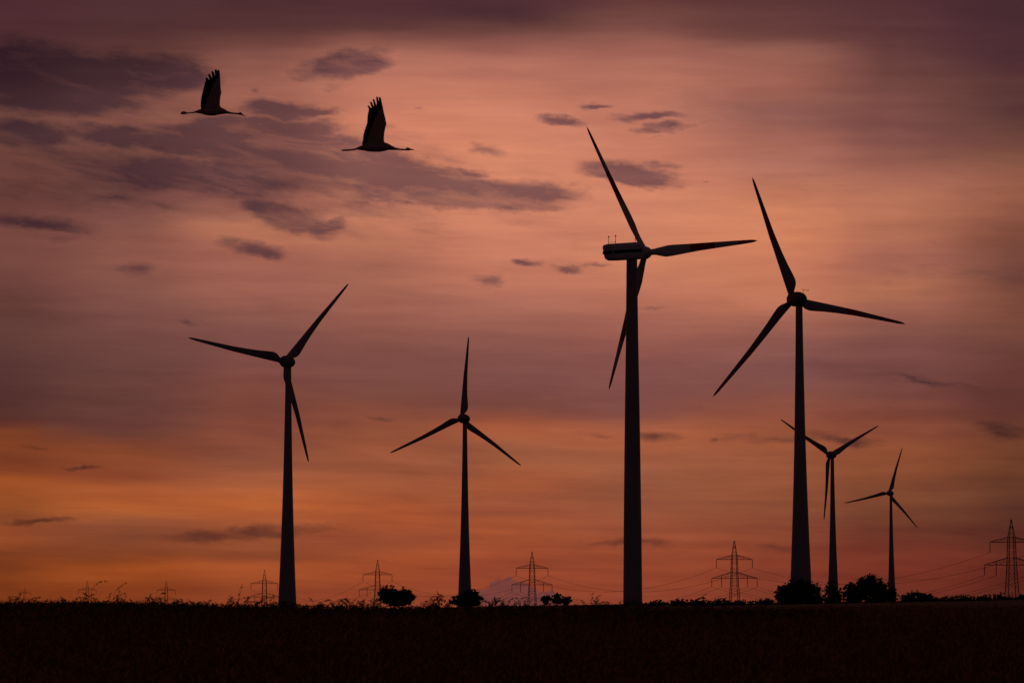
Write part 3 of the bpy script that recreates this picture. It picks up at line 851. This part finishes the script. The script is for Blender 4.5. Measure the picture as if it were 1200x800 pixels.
# a small grey cumulus bank on the horizon
PUFF = [(583, 689, 11, 11), (597, 688, 12, 11), (574, 696, 12, 10), (610, 692, 11, 10), (621, 697, 14, 10), (562, 698, 11, 9), (549, 703, 15, 6), (634, 701, 13, 8), (646, 699, 9, 8), (658, 704, 12, 6), (600, 705, 50, 8)]
PV = None
pn = noise(comb(AZ, EL, 31.), 7.5, 6, .62); pn2 = noise(comb(AZ, EL, 41.), 7.5, 6, .62)
PC = comb(math_('ADD', AZ, math_('MULTIPLY_ADD', pn, .34, -.17)), math_('ADD', EL, math_('MULTIPLY_ADD', pn2, .30, -.15)))
for x, y, rx, ry in PUFF:
    a, e = azel(x, y); m = N('ShaderNodeMapping'); m.vector_type = 'TEXTURE'
    m.inputs['Location'].default_value = (a, e, 0); m.inputs['Scale'].default_value = (rx * DEG * 1.15, ry * DEG * 1.15, 1); LK(PC, m.inputs['Vector'])
    g = N('ShaderNodeTexGradient'); g.gradient_type = 'SPHERICAL'; LK(m.outputs[0], g.inputs[0])
    PV = g.outputs['Fac'] if PV is None else math_('MAXIMUM', PV, g.outputs['Fac'])
sheet = mixc(math_('MULTIPLY', maprange(PV, .04, .38), .58), sheet, lin((92, 60, 66)))

# the glow fades away from the sunset side of the sky
away = maprange(math_('ABSOLUTE', AZ), 14, 110, 1.0, .10)
sheet = mixc(1.0, sheet, comb(away, away, away), 'MULTIPLY')
sheet = mixc(maprange(math_('ABSOLUTE', AZ), 30, 130, 0, .75), sheet, lin((42, 30, 35)))

sky = N('ShaderNodeTexSky'); sky.sky_type = 'NISHITA'; sky.sun_disc = False
sky.sun_elevation = R(.6); sky.sun_rotation = R(-4); sky.dust_density = 4; sky.ozone_density = 2
bg1 = N('ShaderNodeBackground'); bg1.inputs['Strength'].default_value = .05; LK(sky.outputs[0], bg1.inputs['Color'])
bg2 = N('ShaderNodeBackground'); bg2.inputs['Strength'].default_value = 1.0; LK(sheet, bg2.inputs['Color'])
mx = N('ShaderNodeMixShader'); mx.inputs[0].default_value = .97; LK(bg1.outputs[0], mx.inputs[1]); LK(bg2.outputs[0], mx.inputs[2])
out = N('ShaderNodeOutputWorld'); LK(mx.outputs[0], out.inputs['Surface'])
W.cycles.sampling_method = 'MANUAL'; W.cycles.sample_map_resolution = 512

# the sun has just set behind the clouds: one faint, warm, low lamp
sl = bpy.data.lights.new('sun', 'SUN'); sl.energy = .06; sl.angle = R(8); sl.color = (1, .42, .2)
so = bpy.data.objects.new('sun', sl); COL.objects.link(so)
sd = Vector((math.sin(R(-4)) * math.cos(R(.6)), math.cos(R(-4)) * math.cos(R(.6)), math.sin(R(.6))))   # towards the sun
so.rotation_euler = sd.to_track_quat('Z', 'Y').to_euler(); so.location = (0, 100, 60)

# ---------------------------------------------------------------- camera
cam = bpy.data.cameras.new('camera'); co = bpy.data.objects.new('camera', cam); COL.objects.link(co)
cam.sensor_width = 36; cam.lens = F / 1200 * 36; cam.clip_start = .5; cam.clip_end = 60000
co.location = (0, 0, EYE); co.rotation_euler = (PI / 2 + TH, 0, 0)
cam.dof.use_dof = True; cam.dof.focus_distance = 700; cam.dof.aperture_fstop = 8
scene.camera = co

scene.render.engine = 'CYCLES'
scene.cycles.use_denoising = True
scene.cycles.max_bounces = 6
scene.view_settings.view_transform = 'Standard'; scene.view_settings.look = 'None'
scene.view_settings.exposure = 0; scene.view_settings.gamma = 1; scene.view_settings.use_curve_mapping = False
